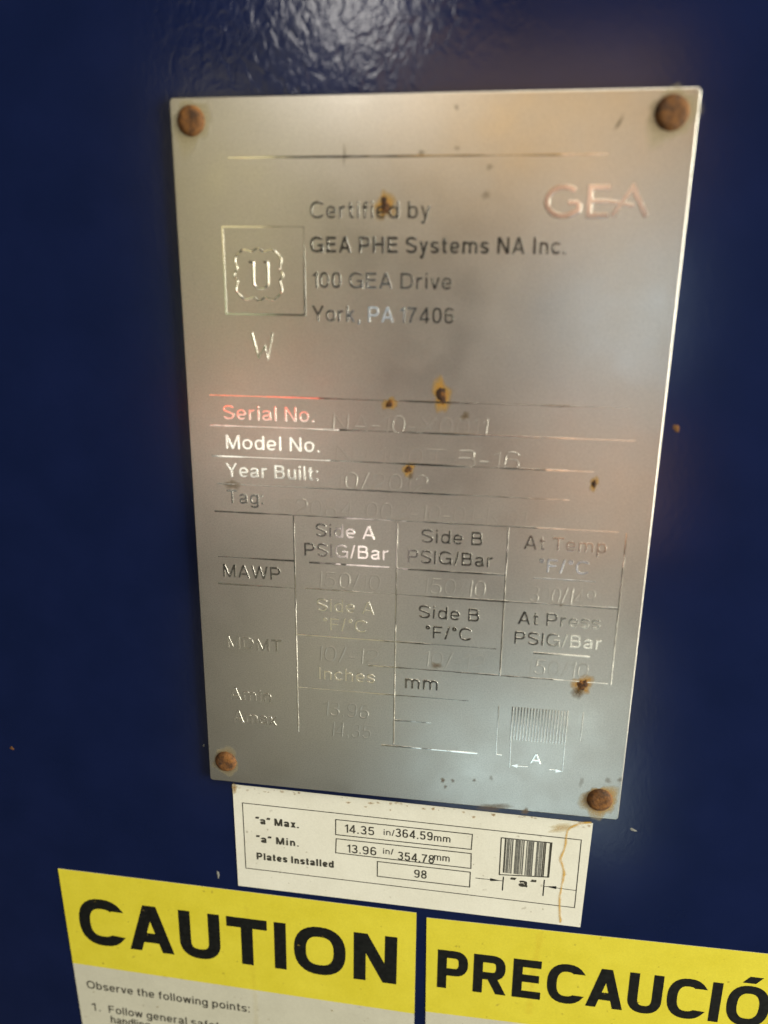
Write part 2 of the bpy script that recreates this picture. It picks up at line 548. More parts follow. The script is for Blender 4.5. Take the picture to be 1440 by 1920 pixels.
def subdivided(x0, y0, x1, y1, step=2.0, jitter=0.0):
    n = max(1, int(math.hypot(x1-x0, y1-y0)/step))
    return [(x0+(x1-x0)*i/n, y0+(y1-y0)*i/n + (random.uniform(-jitter, jitter) if jitter else 0)) for i in range(n+1)]

# ---- a plain grotesque alphabet, drawn as pen strokes (cap height 1, pen half-width t)
def arc(cx, cy, rx, ry, a0, a1, n=12):
    out = []                               # a slightly squared oval, as in grotesque type
    for i in range(n+1):
        c, s = (f(math.radians(a0+(a1-a0)*i/n)) for f in (math.cos, math.sin))
        out.append((cx+rx*math.copysign(abs(c)**0.82, c), cy+ry*math.copysign(abs(s)**0.82, s)))
    return out
def bowl(x0, xr, y0, y1, rx=None):      # from (x0, y1) round to the right and back to (x0, y0)
    ry = (y1-y0)/2; rx = rx or min(ry, xr-x0)
    return [(x0, y1)] + arc(xr-rx, (y0+y1)/2, rx, ry, 90, -90, 12) + [(x0, y0)]
XH = 0.735
def glyph(c, t):
    """-> (ink width, [strokes])"""
    o = 0.012
    if c == 'A':
        w = 0.90; k = t*1.08; a = w/2
        return w, [[(k, 0), (a-t*0.12, 1)], [(w-k, 0), (a+t*0.12, 1)], [(w*0.22, 0.30), (w*0.78, 0.30)]]
    if c == 'B':
        w = 0.76; return w, [[(t, 0), (t, 1)], bowl(t, w-t-0.05, 0.53, 1-t), bowl(t, w-t, t, 0.53)]
    if c == 'C':
        w = 0.90; return w, [arc(0.48, 0.5, 0.48-t, 0.5+o-t, 38, 322, 22)]
    if c == 'D':
        w = 0.84; return w, [[(t, 0), (t, 1)], [(t, 1-t)]+arc(w-0.45, 0.5, 0.45-t, 0.5-t, 90, -90, 18)+[(t, t)]]
    if c == 'E':
        w = 0.72; return w, [[(t, 0), (t, 1)], [(t, 1-t), (w-0.02, 1-t)], [(t, 0.52), (w-0.06, 0.52)], [(t, t), (w, t)]]
    if c == 'F':
        w = 0.68; return w, [[(t, 0), (t, 1)], [(t, 1-t), (w, 1-t)], [(t, 0.50), (w-0.08, 0.50)]]
    if c == 'G':
        w = 0.95; return w, [arc(0.485, 0.5, 0.485-t, 0.5+o-t, 40, 318, 22)+[(w-t-0.02, 0.20), (w-t, 0.46)], [(w-t, 0), (w-t, 0.46)], [(0.52, 0.46), (w, 0.46)]]
    if c == 'H':
        w = 0.80; return w, [[(t, 0), (t, 1)], [(w-t, 0), (w-t, 1)], [(t, 0.53), (w-t, 0.53)]]
    if c == 'I': return 2*t, [[(t, 0), (t, 1)]]
    if c == 'K':
        w = 0.84; return w, [[(t, 0), (t, 1)], [(t, 0.34), (w-t*1.5, 1)], [(0.30, 0.55), (w-t*1.4, 0)]]
    if c == 'M':
        w = 0.96; return w, [[(t, 0), (t, 1)], [(w-t, 0), (w-t, 1)], [(t*1.2, 1), (w/2, 0)], [(w-t*1.2, 1), (w/2, 0)]]
    if c == 'N':
        w = 0.80; return w, [[(t, 0), (t, 1)], [(w-t, 0), (w-t, 1)], [(t*1.15, 1), (w-t*1.15, 0)]]
    if c in 'O\u00d3':
        w = 0.98; s = [arc(w/2, 0.5, w/2-t, 0.5+o-t, 90, 450, 32)]
        if c != 'O': s.append([(w/2-0.06, 1.075), (w/2+0.11, 1.24)])
        return w, s
    if c == 'P':
        w = 0.76; return w, [[(t, 0), (t, 1)], bowl(t, w-t, 0.44, 1-t)]
    if c == 'R':
        w = 0.84; return w, [[(t, 0), (t, 1)], bowl(t, w-t-0.05, 0.46, 1-t), [(0.44, 0.46), (w-t*1.25, 0)]]
    if c == 'S':
        w = 0.78; a = w/2; rx = a-t; ry = 0.26+o/2-t/2
        return w, [arc(a, 1+o-t-ry, rx, ry, 18, 200, 14)+[(a-rx*0.62, 0.585), (a+rx*0.62, 0.425)]+arc(a, t-o+ry, rx, ry, 20, -162, 14)]
    if c == 'T':
        w = 0.80; return w, [[(w/2, 0), (w/2, 1)], [(0, 1-t), (w, 1-t)]]
    if c == 'U':
        w = 0.80; return w, [[(t, 1), (t, 0.36)]+arc(w/2, 0.36, w/2-t, 0.36+o-t, 180, 360, 16)[1:]+[(w-t, 1)]]
    if c == 'W':
        w = 1.26; k = t*1.05; return w, [[(k, 1), (w*0.27, 0)], [(w*0.27, 0), (w/2, 1)], [(w/2, 1), (w*0.73, 0)], [(w*0.73, 0), (w-k, 1)]]
    if c == 'X':
        w = 0.86; k = t*1.2; return w, [[(k, 0), (w-k, 1)], [(k, 1), (w-k, 0)]]
    if c == 'Y':
        w = 0.88; k = t*1.2; return w, [[(k, 1), (w/2, 0.40)], [(w-k, 1), (w/2, 0.40)], [(w/2, 0), (w/2, 0.45)]]
    m = XH/2
    if c == 'a':
        w = 0.66
        return w, [[(0.06+t*0.4, 0.545)]+arc(0.31, XH-0.21+o-t*0.3, 0.27-t*0.6, 0.21-t*0.7, 160, 0, 10)+[(0.58-t*0.6, 0.12), (w-t*0.4, t*0.7)],
                   arc(0.29, 0.205, 0.29-t, 0.22-t, 62, 300, 14)+[(0.58-t*0.6, 0.20)], [(0.40, 0.402), (0.58-t*0.6, 0.45)]]
    if c == 'b':
        w = 0.66; return w, [[(t, 0), (t, 1)], arc(w/2+0.01, m, w/2-t-0.01, m+o-t, 90, 450, 24)]
    if c == 'c':
        w = 0.62; return w, [arc(0.33, m, 0.33-t, m+o-t, 42, 318, 18)]
    if c == 'd':
        w = 0.66; return w, [[(w-t, 0), (w-t, 1)], arc(w/2-0.01, m, w/2-t-0.01, m+o-t, 90, 450, 24)]
    if c == 'e':
        w = 0.66; return w, [[(t, m-0.01), (w-t, m-0.01)], arc(w/2, m, w/2-t, m+o-t, 0, 318, 22)]
    if c == 'f':
        w = 0.36; return w, [[(0.16, 0), (0.16, 0.82)]+arc(0.31, 0.82, 0.15, 0.18-t, 180, 90, 6)[1:]+[(w, 1-t)], [(0, XH-t), (w-0.01, XH-t)]]
    if c == 'g':
        w = 0.66; return w, [[(w-t, XH), (w-t, -0.05)]+arc(w/2, -0.05, w/2-t, 0.24-t, 360, 200, 12)[1:], arc(w/2-0.01, m, w/2-t-0.01, m+o-t, 90, 450, 24)]
    if c == 'h':
        w = 0.62; return w, [[(t, 0), (t, 1)], [(t, 0.40)]+arc(w/2, 0.42, w/2-t, XH+o-0.42-t, 180, 0, 12)+[(w-t, 0)]]
    if c == 'i': return 2*t, [[(t, 0), (t, XH)], [(t, 0.86), (t, 1)]]
    if c == 'k':
        w = 0.62; return w, [[(t, 0), (t, 1)], [(t, 0.26), (w-t*1.6, XH)], [(0.24, 0.44), (w-t*1.4, 0)]]
    if c == 'l': return 2*t, [[(t, 0), (t, 1)]]
    if c == 'm':
        w = 1.02; h = (w-2*t)/4
        return w, [[(t, 0), (t, XH)], [(t, 0.42)]+arc(t+h, 0.45, h, XH+o-0.45-t, 180, 0, 10)+[(w/2, 0)], [(w/2, 0.42)]+arc(w/2+h, 0.45, h, XH+o-0.45-t, 180, 0, 10)+[(w-t, 0)]]
    if c == 'n':
        w = 0.61; return w, [[(t, 0), (t, XH)], [(t, 0.40)]+arc(w/2, 0.42, w/2-t, XH+o-0.42-t, 180, 0, 12)+[(w-t, 0)]]
    if c == 'o':
        w = 0.68; return w, [arc(w/2, m, w/2-t, m+o-t, 90, 450, 26)]
    if c == 'p':
        w = 0.66; return w, [[(t, -0.28), (t, XH)], arc(w/2+0.01, m, w/2-t-0.01, m+o-t, 90, 450, 24)]
    if c == 'r':
        w = 0.40; return w, [[(t, 0), (t, XH)], [(t, 0.40)]+arc(0.36, 0.42, 0.36-t, XH+o-0.42-t, 180, 88, 8)+[(w, XH-t)]]
    if c == 's':
        w = 0.60; a = w/2; rx = a-t; ry = 0.19+o/2-t/2
        return w, [arc(a, XH+o-t-ry, rx, ry, 18, 200, 12)+[(a-rx*0.5, 0.425), (a+rx*0.5, 0.315)]+arc(a, t-o+ry, rx, ry, 20, -162, 12)]
    if c == 't':
        w = 0.36; return w, [[(0.15, 0.94), (0.15, 0.16)]+arc(0.27, 0.16, 0.12, 0.16-t, 180, 270, 6)[1:]+[(w, t)], [(0, XH-t), (w, XH-t)]]
    if c == 'u':
        w = 0.61; return w, [[(w-t, 0), (w-t, XH)], [(t, XH)]+arc(w/2, 0.31, w/2-t, 0.31+o-t, 180, 360, 12)+[(w-t, 0.33)]]
    if c == 'v':
        w = 0.64; k = t*1.1; return w, [[(k, XH), (w/2, 0)], [(w-k, XH), (w/2, 0)]]
    if c == 'w':
        w = 0.94; k = t*1.05; return w, [[(k, XH), (w*0.27, 0)], [(w*0.27, 0), (w/2, XH)], [(w/2, XH), (w*0.73, 0)], [(w*0.73, 0), (w-k, XH)]]
    if c == 'x':
        w = 0.64; k = t*1.25; return w, [[(k, 0), (w-k, XH)], [(k, XH), (w-k, 0)]]
    if c == 'y':
        w = 0.64; k = t*1.1; return w, [[(k, XH), (w/2+0.01, 0.02)], [(w-k, XH), (w*0.44, -0.12), (w*0.34, -0.25), (0.06, -0.28+t)]]
    if c == '0':
        w = 0.66; return w, [arc(w/2, 0.5, w/2-t, 0.5+o-t, 90, 450, 28)]
    if c == '1':
        w = 0.32; return w, [[(w-t, 0), (w-t, 1)], [(0.02, 0.74), (w-t*1.15, 0.93)]]
    if c == '2':
        w = 0.66; return w, [arc(w/2, 1+o-0.31, w/2-t, 0.31-t, 172, -28, 14)+[(0.16, 0.22), (t*1.1, t)], [(t*0.3, t), (w, t)]]
    if c == '3':
        w = 0.66; return w, [arc(w/2, 1+o-0.265, w/2-t-0.03, 0.265-t, 165, -78, 14)+[(w*0.42, 0.53)], [(w*0.42, 0.53)]+arc(w/2, 0.285-o, w/2-t, 0.285-t, 75, -165, 14)]
    if c == '4':
        w = 0.70; return w, [[(w*0.74-t*0.2, 0), (w*0.74-t*0.2, 1)], [(w*0.70, 0.95), (t*0.9, 0.30)], [(0, 0.25), (w, 0.25)]]
    if c == '5':
        w = 0.66; return w, [[(0.12, 1-t), (w-0.04, 1-t)], [(0.14, 1-t*0.5), (0.09, 0.50)], [(0.09, 0.49)]+arc(w/2, 0.33-o, w/2-t, 0.33-t, 128, -165, 16)]
    if c == '6':
        w = 0.66; return w, [arc(w/2, 0.32-o, w/2-t, 0.32-t, 90, 450, 22), arc(w/2+0.01, 0.62, w/2-t, 0.38+o-t, 34, 190, 12)+[(t, 0.32)]]
    if c == '7':
        w = 0.64; return w, [[(0, 1-t), (w, 1-t)], [(w-t*0.8, 1-t), (0.32, 0.45), (0.2, 0)]]
    if c == '8':
        w = 0.66; return w, [arc(w/2, 1+o-0.26, w/2-t-0.03, 0.26-t*0.9, 90, 450, 22), arc(w/2, 0.285-o, w/2-t, 0.285-t*0.9, 90, 450, 22)]
    if c == '9':
        w = 0.66; return w, [arc(w/2, 1-0.32+o, w/2-t, 0.32-t, 90, 450, 22), arc(w/2-0.01, 0.38, w/2-t, 0.38+o-t, 214, 370, 12)+[(w-t, 0.68)]]
    if c == '.': return 0.15, [[(0.075, 0), (0.075, 0.15)]]
    if c == ',': return 0.15, [[(0.085, 0.15), (0.085, 0.0), (0.03, -0.16)]]
    if c == ':': return 0.15, [[(0.075, 0), (0.075, 0.15)], [(0.075, XH-0.15), (0.075, XH)]]
    if c == '/': return 0.40, [[(t, -0.02), (0.40-t, 1.02)]]
    if c == '-': return 0.34, [[(0, 0.36), (0.34, 0.36)]]
    if c == '\u00b0':
        w = 0.32; return w, [arc(w/2, 0.84, w/2-t*0.8, w/2-t*0.8, 90, 450, 16)]
    if c == '\u201c': return 0.32, [[(0.05, 0.72), (0.05, 0.86), (0.12, 1.0)], [(0.22, 0.72), (0.22, 0.86), (0.29, 1.0)]]
    if c == '\u201d': return 0.32, [[(0.03, 0.72), (0.10, 0.86), (0.10, 1.0)], [(0.20, 0.72), (0.27, 0.86), (0.27, 1.0)]]
    return 0.4, []
def typeset(body, pen):
    """-> (ink width, strokes) of one line of writing, cap height 1."""
    t = pen/2; x = 0; out = []; first = True; ink = 0
    for c in body:
        if c == ' ': x += 0.36; continue
        w, st = glyph(c, t)
        sb = 0.05 if c in 'AVWXYTvwxy/1,.' else (0.075 if c in 'CGOQcoeadgq0SsJ' else 0.10)
        if c in '.:,': sb = 0.11
        if not first: x += sb
        for s in st: out.append([(x+px, py) for px, py in s])
        x += w; ink = x; x += sb; first = False
    return ink, out
def sweep(bm, pts, pen, prof, z0, h):
    """Carry a pen profile along a stroke; steep ends are cut level."""
    P = [Vector(p) for p in pts]; n = len(P); rings = []
    closed = n > 8 and (P[0]-P[-1]).length < 1e-4*max(1, P[0].length)
    if closed: P = P[:-1]; n -= 1
    for i in range(n):
        a = P[i]-P[i-1] if (i > 0 or closed) else None
        b = P[(i+1) % n]-P[i] if (i < n-1 or closed) else None
        a = a.normalized() if a is not None and a.length > 1e-9 else (b.normalized() if b is not None else Vector((1, 0)))
        b = b.normalized() if b is not None and b.length > 1e-9 else a
        t = a+b; t = t.normalized() if t.length > 1e-6 else a
        nn = Vector((-t.y, t.x)); k = 1/max(0.6, nn.dot(Vector((-a.y, a.x))))
        if not closed and i in (0, n-1) and abs(t.y) > 0.62: nn = Vector((-math.copysign(1, t.y), 0)); k = 1/abs(t.y)
        rings.append([bm.verts.new((P[i].x+nn.x*o*pen*k, P[i].y+nn.y*o*pen*k, z0+zz*h)) for o, zz in prof])
    m = len(prof)
    for i in range(n if closed else n-1):
        r0, r1 = rings[i], rings[(i+1) % n]
        for j in range(m-1): bm.faces.new((r0[j], r0[j+1], r1[j+1], r1[j]))
    if not closed and m > 2:
        bm.faces.new(rings[0]); bm.faces.new(rings[-1][::-1])
def raised(pen, soft):                  # flat top; crisp shoulders when etched, rolled ones when stamped
    b = min(soft/pen, 0.3)
    if soft < 0.05: return [(-0.5, -0.05), (-0.5+b*0.5, 0.85), (-0.5+b*0.74, 0.95), (-0.5+b, 1.0), (0.5-b, 1.0), (0.5-b*0.74, 0.95), (0.5-b*0.5, 0.85), (0.5, -0.05)]
    return [(-0.5, -0.05), (-0.5+b*0.3, 0.5), (-0.5+b*0.65, 0.9), (-0.5+b, 1.0), (0.5-b, 1.0), (0.5-b*0.65, 0.9), (0.5-b*0.3, 0.5), (0.5, -0.05)]
INK = [(-0.5, 0.0), (0.5, 0.0)]
def lettering(thing, spec, material, z, height=0.12, pen=0.13, angle=0.0, fit=None, flat_only=False, cap=None, rub=None, soft=0.034, slant=0.0):
    """One line of writing as a mesh.  spec = (words, x0, y0, x1, y1, cap height)."""
    body, x0, y0, x1, y1, ch = spec
    if cap: ch = cap
    ink, strokes = typeset(body, pen)
    ref = typeset(fit, pen)[0] if fit else ink
    sx = (x1-x0)/ref
    ym = (y0+y1)/2 if angle == 0 else y0
    ca, sa = math.cos(math.radians(angle)), math.sin(math.radians(angle))
    bm = bmesh.new()
    for k, s in enumerate(strokes):
        pts = [(x*sx+slant*y*ch, y*ch) for x, y in s]
        if flat_only: sweep(bm, pts, pen*ch, INK, z+0.0008*(k % 7), 0)
        else: sweep(bm, pts, pen*ch, raised(pen*ch, soft), z, height*(1+0.012*(k % 5))*(rub(x0+s[0][0]*sx, ym, k) if rub else 1))
    bmesh.ops.transform(bm, matrix=Matrix.Translation((x0, ym, 0)) @ Matrix.Rotation(math.radians(angle), 4, 'Z'), verts=bm.verts)
    return finish('lettering', bm, material, thing)

# stains: a blot is a fan of vertices carrying colour and opacity
def blot(bm, lay, cx, cy, rx, ry, ang, z, core, halo, a0, a1, seed, inner=0.0, down=0.0):
    rnd = random.Random(seed); NR, NS = 7, 26
    ph = [rnd.uniform(0, 6.28) for _ in range(4)]
    ca, sa = math.cos(math.radians(ang)), math.sin(math.radians(ang))
    rings = []
    for i in range(NR+1):
        f = i/NR; ring = []
        for j in range(NS):
            t = 2*math.pi*j/NS
            wob = 1+0.16*math.sin(2*t+ph[0])+0.12*math.sin(3*t+ph[1])+0.10*math.sin(5*t+ph[2])+0.07*math.sin(9*t+ph[3])
            if inner: wob = 1 + (wob-1)*f
            rr = inner + (1-inner)*f
            x, y = rx*rr*wob*math.cos(t), ry*rr*wob*math.sin(t)
            if down and y < 0: y *= 1+down*f
            v = bm.verts.new((cx+x*ca-y*sa, cy+x*sa+y*ca, z))
            al = a0*(1-f)**0.8 + a1*f*(1-f)*2
            if f > 0.999: al = 0.0
            v[lay] = (*[core[k]*(1-f)+halo[k]*f for k in range(3)], max(0.0, min(1.0, al)))
            ring.append(v)
        rings.append(ring)
    for i in range(NR):
        for j in range(NS):
            k = (j+1) % NS
            if i == 0 and not inner:
                continue
            bm.faces.new((rings[i][j], rings[i][k], rings[i+1][k], rings[i+1][j]))
    if not inner:
        bm.faces.new(rings[1])
def stain_bm():
    bm = bmesh.new(); lay = bm.verts.layers.float_color.new('stain'); return bm, lay
def crust(bm, cx, cy, rx, ry, ang, z0, h, seed):
    rnd = random.Random(seed); NR, NS = 5, 20
    ca, sa = math.cos(math.radians(ang)), math.sin(math.radians(ang)); prev = None
    ph = [rnd.uniform(0, 6.28) for _ in range(3)]
    top = bm.verts.new((cx, cy, z0+h))
    for i in range(1, NR+1):
        f = i/NR; ring = []
        for j in range(NS):
            t = 2*math.pi*j/NS
            wob = 1+0.18*math.sin(2*t+ph[0])+0.14*math.sin(3*t+ph[1])+0.1*math.sin(6*t+ph[2])+rnd.uniform(-.05, .05)
            x, y = rx*f*wob*math.cos(t), ry*f*wob*math.sin(t)
            zz = z0+h*(1-f*f)*(1+rnd.uniform(-.35, .35)) - (0.03 if i == NR else 0)
            ring.append(bm.verts.new((cx+x*ca-y*sa, cy+x*sa+y*ca, zz)))
        for j in range(NS):
            k = (j+1) % NS
            if prev is None: bm.faces.new((top, ring[j], ring[k]))
            else: bm.faces.new((prev[j], ring[j], ring[k], prev[k]))
        prev = ring
def ribbon(bm, lay, pts, wd, z, col, alpha, seed):
    """A run of rust: soft-edged strip with a wandering width."""
    rnd = random.Random(seed)
    P = []
    for i in range(len(pts)-1):
        n = max(2, int(math.hypot(pts[i+1][0]-pts[i][0], pts[i+1][1]-pts[i][1])/0.5))
        for k in range(n):
            f = k/n; P.append(Vector((pts[i][0]*(1-f)+pts[i+1][0]*f, pts[i][1]*(1-f)+pts[i+1][1]*f)))
    P.append(Vector(pts[-1]))
    for _ in range(2):
        P = [P[0]]+[(P[i-1]+P[i]*2+P[i+1])/4 for i in range(1, len(P)-1)]+[P[-1]]
    prev = None
    for i, p in enumerate(P):
        t = (P[min(i+1, len(P)-1)]-P[max(i-1, 0)]).normalized(); nn = Vector((-t.y, t.x))
        nz = noise.noise((i*0.13, seed, 0)); nz2 = noise.noise((i*0.31, seed, 5))
        ww = wd*(1+0.6*nz); al = alpha*(0.85+0.6*nz2)
        if i == len(P)-1: al = 0
        row = []
        for o, a in ((-1, 0), (-0.6, .45), (-0.25, .9), (0.1, 1), (0.4, .85), (0.7, .35), (1, 0)):
            v = bm.verts.new((p.x+nn.x*o*ww+nz2*0.15, p.y+nn.y*o*ww, z)); v[lay] = (*col, max(0, min(1, a*al))); row.append(v)
        if prev:
            for j in range(len(row)-1): bm.faces.new((prev[j], prev[j+1], row[j+1], row[j]))
        prev = row

# ================================================================ the blue panel
random.seed(4)
bm = bmesh.new()
prism(bm, [(-230, -290), (210, -290), (210, 220), (-230, 220)], -8, 0)
panel = finish('panel', bm, 'paint', None, -10, -35)
tag(panel, 'glossy dark blue painted steel panel with orange peel texture behind the plate and stickers', 'panel', kind='structure')
TP = Thing(panel, -10, -35)
for i, (x, y, rx, ry, ang, k) in enumerate(PANEL_CHIPS):
    if k > 2 or (k == 2 and x < -90): continue
    bm = bmesh.new(); crust(bm, x, y, rx, ry, ang, 0.0, 0.06, 40+i)
    finish('paint_chip', bm, 'rust' if k == 1 else 'chip', TP)

# ================================================================ the steel nameplate
def plate_mesh():
    bev = 0.18
    c = bpy.data.curves.new('nameplate', 'CURVE'); c.dimensions = '2D'; c.fill_mode = 'BOTH'
    c.bevel_depth = bev; c.bevel_resolution = 3; c.extrude = (ZT-0.1)/2-bev; c.offset = -bev; c.resolution_u = 16
    s = c.splines.new('POLY')
    pts = []
    for (x, y, a0) in ((49.2, 76.75, 0), (-49.2, 76.75, 90), (-49.2, -76.75, 180), (49.2, -76.75, 270)):
        for k in range(5):
            a = math.radians(a0+90*k/4); pts.append((x+0.8*math.cos(a), y+0.8*math.sin(a)))
    s.points.add(len(pts)-1)
    for p, (x, y) in zip(s.points, pts): p.co = (x, y, 0, 1)
    s.use_cyclic_u = True
    o = bpy.data.objects.new('nameplate', c); COL.objects.link(o)
    dg = bpy.context.evaluated_depsgraph_get(); dg.update()
    me = bpy.data.meshes.new_from_object(o.evaluated_get(dg))
    bpy.data.objects.remove(o); bpy.data.curves.remove(c)
    for v in me.vertices: v.co = (v.co.x*MM, v.co.y*MM, (v.co.z+(ZT+0.1)/2)*MM)
    me.materials.clear(); me.materials.append(M['steel'])
    return me
HOLE_R = 2.85; RIVET_H = 0.95
plate = link(bpy.data.objects.new('nameplate', plate_mesh()))
plate.location = world(0, 0, 0); plate.rotation_euler = ROT
tag(plate, 'satin stainless steel nameplate with raised lettering, rust spots and a rusty rivet in each corner', 'nameplate')
TN = Thing(plate, 0, 0)

# rusty rivet heads standing on the plate
RAD = (2.85, 3.1, 2.75, 2.95)
for i, (x, y) in enumerate(HOLES):
    bm = bmesh.new(); NS = 40; prev = None; rnd = random.Random(i)
    top = bm.verts.new((x, y, ZT+RIVET_H))
    prof = [(0.2, 1.0), (0.4, 0.985), (0.55, 0.96), (0.68, 0.90), (0.79, 0.78), (0.88, 0.60), (0.95, 0.36), (0.99, 0.12), (1.0, -0.05)]
    for f, h in prof:
        ring = [bm.verts.new((x+RAD[i]*f*math.cos(2*math.pi*j/NS)*(1+rnd.uniform(-.015, .015)), y+RAD[i]*f*math.sin(2*math.pi*j/NS)*(1+rnd.uniform(-.015, .015)),
                ZT+RIVET_H*h+rnd.uniform(-.025, .025)*(f < 0.9))) for j in range(NS)]
        for j in range(NS):
            k = (j+1) % NS
            if prev is None: bm.faces.new((top, ring[j], ring[k]))
            else: bm.faces.new((prev[j], ring[j], ring[k], prev[k]))
        prev = ring
    finish('rivet', bm, 'rust', TN, smooth=True)

# printed-on relief: table rules, boxed mark, lettering
def worn(p, t):                         # rules rubbed nearly flat here and there
    return max(0.06, min(1.0, 0.62+1.5*noise.noise((p.x*0.075, p.y*0.075, 3.3))+0.5*noise.noise((p.x*0.4, p.y*0.4, 7.7))-0.25*max(0, (p.x-5)/45)))
def upright(p, t):                      # level strokes flattened so only the upright ones catch light
    return 0.05+0.95*min(1.0, max(0.0, abs(t.y)*1.7-0.65))
for x0, y0, x1, y1 in RULES:
    bm = bmesh.new()
    if abs(y1-y0) < abs(x1-x0):
        ym = (y0+y1)/2; ridge(bm, subdivided(x0, ym, x1, ym, 1.2, 0.012), 0.46, 0.075, rag=0.06, hf=worn, crisp=True)
    else:
        xm = (x0+x1)/2; ridge(bm, subdivided(xm, y0, xm, y1, 1.5), 0.34, 0.10, hf=worn)
    finish('rule_line', bm, 'letter', TN)
bm = bmesh.new()
bx0 = (BOX[0][0]+BOX[3][0])/2; bx1 = (BOX[1][0]+BOX[2][0])/2; by0 = (BOX[2][1]+BOX[3][1])/2; by1 = (BOX[0][1]+BOX[1][1])/2
ridge(bm, subdivided(bx0, by0, bx1, by0)[:-1]+subdivided(bx1, by0, bx1, by1)[:-1]+subdivided(bx1, by1, bx0, by1)[:-1]+subdivided(bx0, by1, bx0, by0)[:-1], 0.42, 0.06, closed=True, hf=worn, crisp=True)
finish('mark_frame', bm, 'letter', TN)
def smooth_loop(pts, n=3):
    for _ in range(n):
        q = []
        for i in range(len(pts)):
            a, b = pts[i], pts[(i+1) % len(pts)]
            q += [(a[0]*.75+b[0]*.25, a[1]*.75+b[1]*.25), (a[0]*.25+b[0]*.75, a[1]*.25+b[1]*.75)]
        pts = q
    return pts
cx = sum(p[0] for p in CLOVER)/len(CLOVER); cy = (max(p[1] for p in CLOVER)+min(p[1] for p in CLOVER))/2
loop = []
for k in range(96):
    t = 2*math.pi*k/96
    r = 5.25 + 0.55*math.cos(4*(t-math.pi/4)) + 0.22*math.cos(8*(t-math.pi/4)) - 0.22*math.cos(12*(t-math.pi/4))
    loop.append((cx+r*math.cos(t), cy+r*math.sin(t)))
bm = bmesh.new()
ridge(bm, loop, 0.42, 0.15, closed=True, hf=upright)
ux0, ux1 = UU[2][0], UU[5][0]; uy1, uy0 = UU[1][1], UU[2][1]
us = [(UU[0][0], uy1), (ux0, uy1-0.25)] + [(ux0, uy1+(uy0-uy1)*k/4) for k in range(1, 5)]
us += [((ux0+ux1)/2-(ux1-ux0)/2*math.cos(a), uy0-1.1*math.sin(a)) for a in (0.5, 1.05, 1.57, 2.1, 2.64)]
us += [(ux1, uy0-(uy0-uy1)*k/4) for k in range(0, 4)] + [(ux1, uy1-0.25), (UU[3][0], uy1)]
ridge(bm, us, 0.46, 0.16, hf=upright)
finish('code_stamp', bm, 'letter', TN, smooth=False)
bm = bmesh.new(); ridge(bm, WST, 0.46, 0.17)
finish('lettering', bm, 'letter', TN)

# maker's monogram: G, then E whose middle bar runs into the A
lx0, ly1 = LOGO[0]; lx1, ly0 = LOGO[2]; lw, lh = lx1-lx0, ly1-ly0
def lp(u, v): return (lx0+u*lw, ly0+v*lh)
bm = bmesh.new(); sw = 1.05
g = []
for k in range(15):
    a = math.radians(48+ (312-48)*k/14)
    g.append((lx0+0.175*lw+0.165*lw*math.cos(a), ly0+lh*(0.5+0.46*math.sin(a))))
g += [lp(0.325, 0.22), lp(0.325, 0.46)]
ridge(bm, g, sw, 0.05, crisp=True)
ridge(bm, [lp(0.22, 0.47), lp(0.325, 0.47)], sw*0.8, 0.047, crisp=True)
ridge(bm, [lp(0.62, 0.94), lp(0.43, 0.94), lp(0.43, 0.06), lp(0.62, 0.06)], sw, 0.05, crisp=True)
ridge(bm, [lp(0.43, 0.52), lp(0.62, 0.50), lp(0.86, 0.36)], sw*0.75, 0.047, crisp=True)
ridge(bm, [lp(0.66, 0.03), lp(0.84, 0.95), lp(0.99, 0.03)], sw, 0.05, crisp=True)
finish('logo', bm, 'letter', TN)

for k, t in enumerate(PLATE_TEXT):
    cap = {0: 3.15, 1: 3.1, 2: 3.1, 3: 3.1}.get(k)
    if cap is None: cap = 3.1 if t[0] not in ('mm', 'A') else (3.4 if t[0] == 'mm' else 2.5)
    lettering(TN, t, 'letter', ZT, 0.085, 0.185 if k == 1 else 0.15, cap=cap)
def half_lost(x, y, k):                # hand-stamped figures, many strokes barely marked
    return max(0.30, min(1.0, 0.62+0.9*noise.noise((x*0.9, y*0.9, k*1.7))))
for t in STAMP_TEXT:
    lettering(TN, t, 'faint', ZT, 0.040, 0.10, cap=3.8, rub=half_lost, soft=0.12, slant=0.08)

# plate-pack pictogram in the lower right corner of the plate
bm = bmesh.new()
(ix0, iy1), (ix1, _), (_, iy0) = ICON['tl'], ICON['tr'], ICON['br']
for k in range(19):
    x = ix0+(ix1-ix0)*k/18; ridge(bm, [(x, iy0), (x, iy1)], 0.34, 0.075)
for l in ICON['lines']: ridge(bm, [l[:2], l[2:]], 0.26, 0.05)
for (x, y), s in zip(ICON['heads'], (1, -1)):
    prism(bm, [(x, y), (x+s*1.5, y+0.5), (x+s*1.5, y-0.5)], ZT-0.02, ZT+0.08)
finish('plate_pack_pictogram', bm, 'letter', TN)

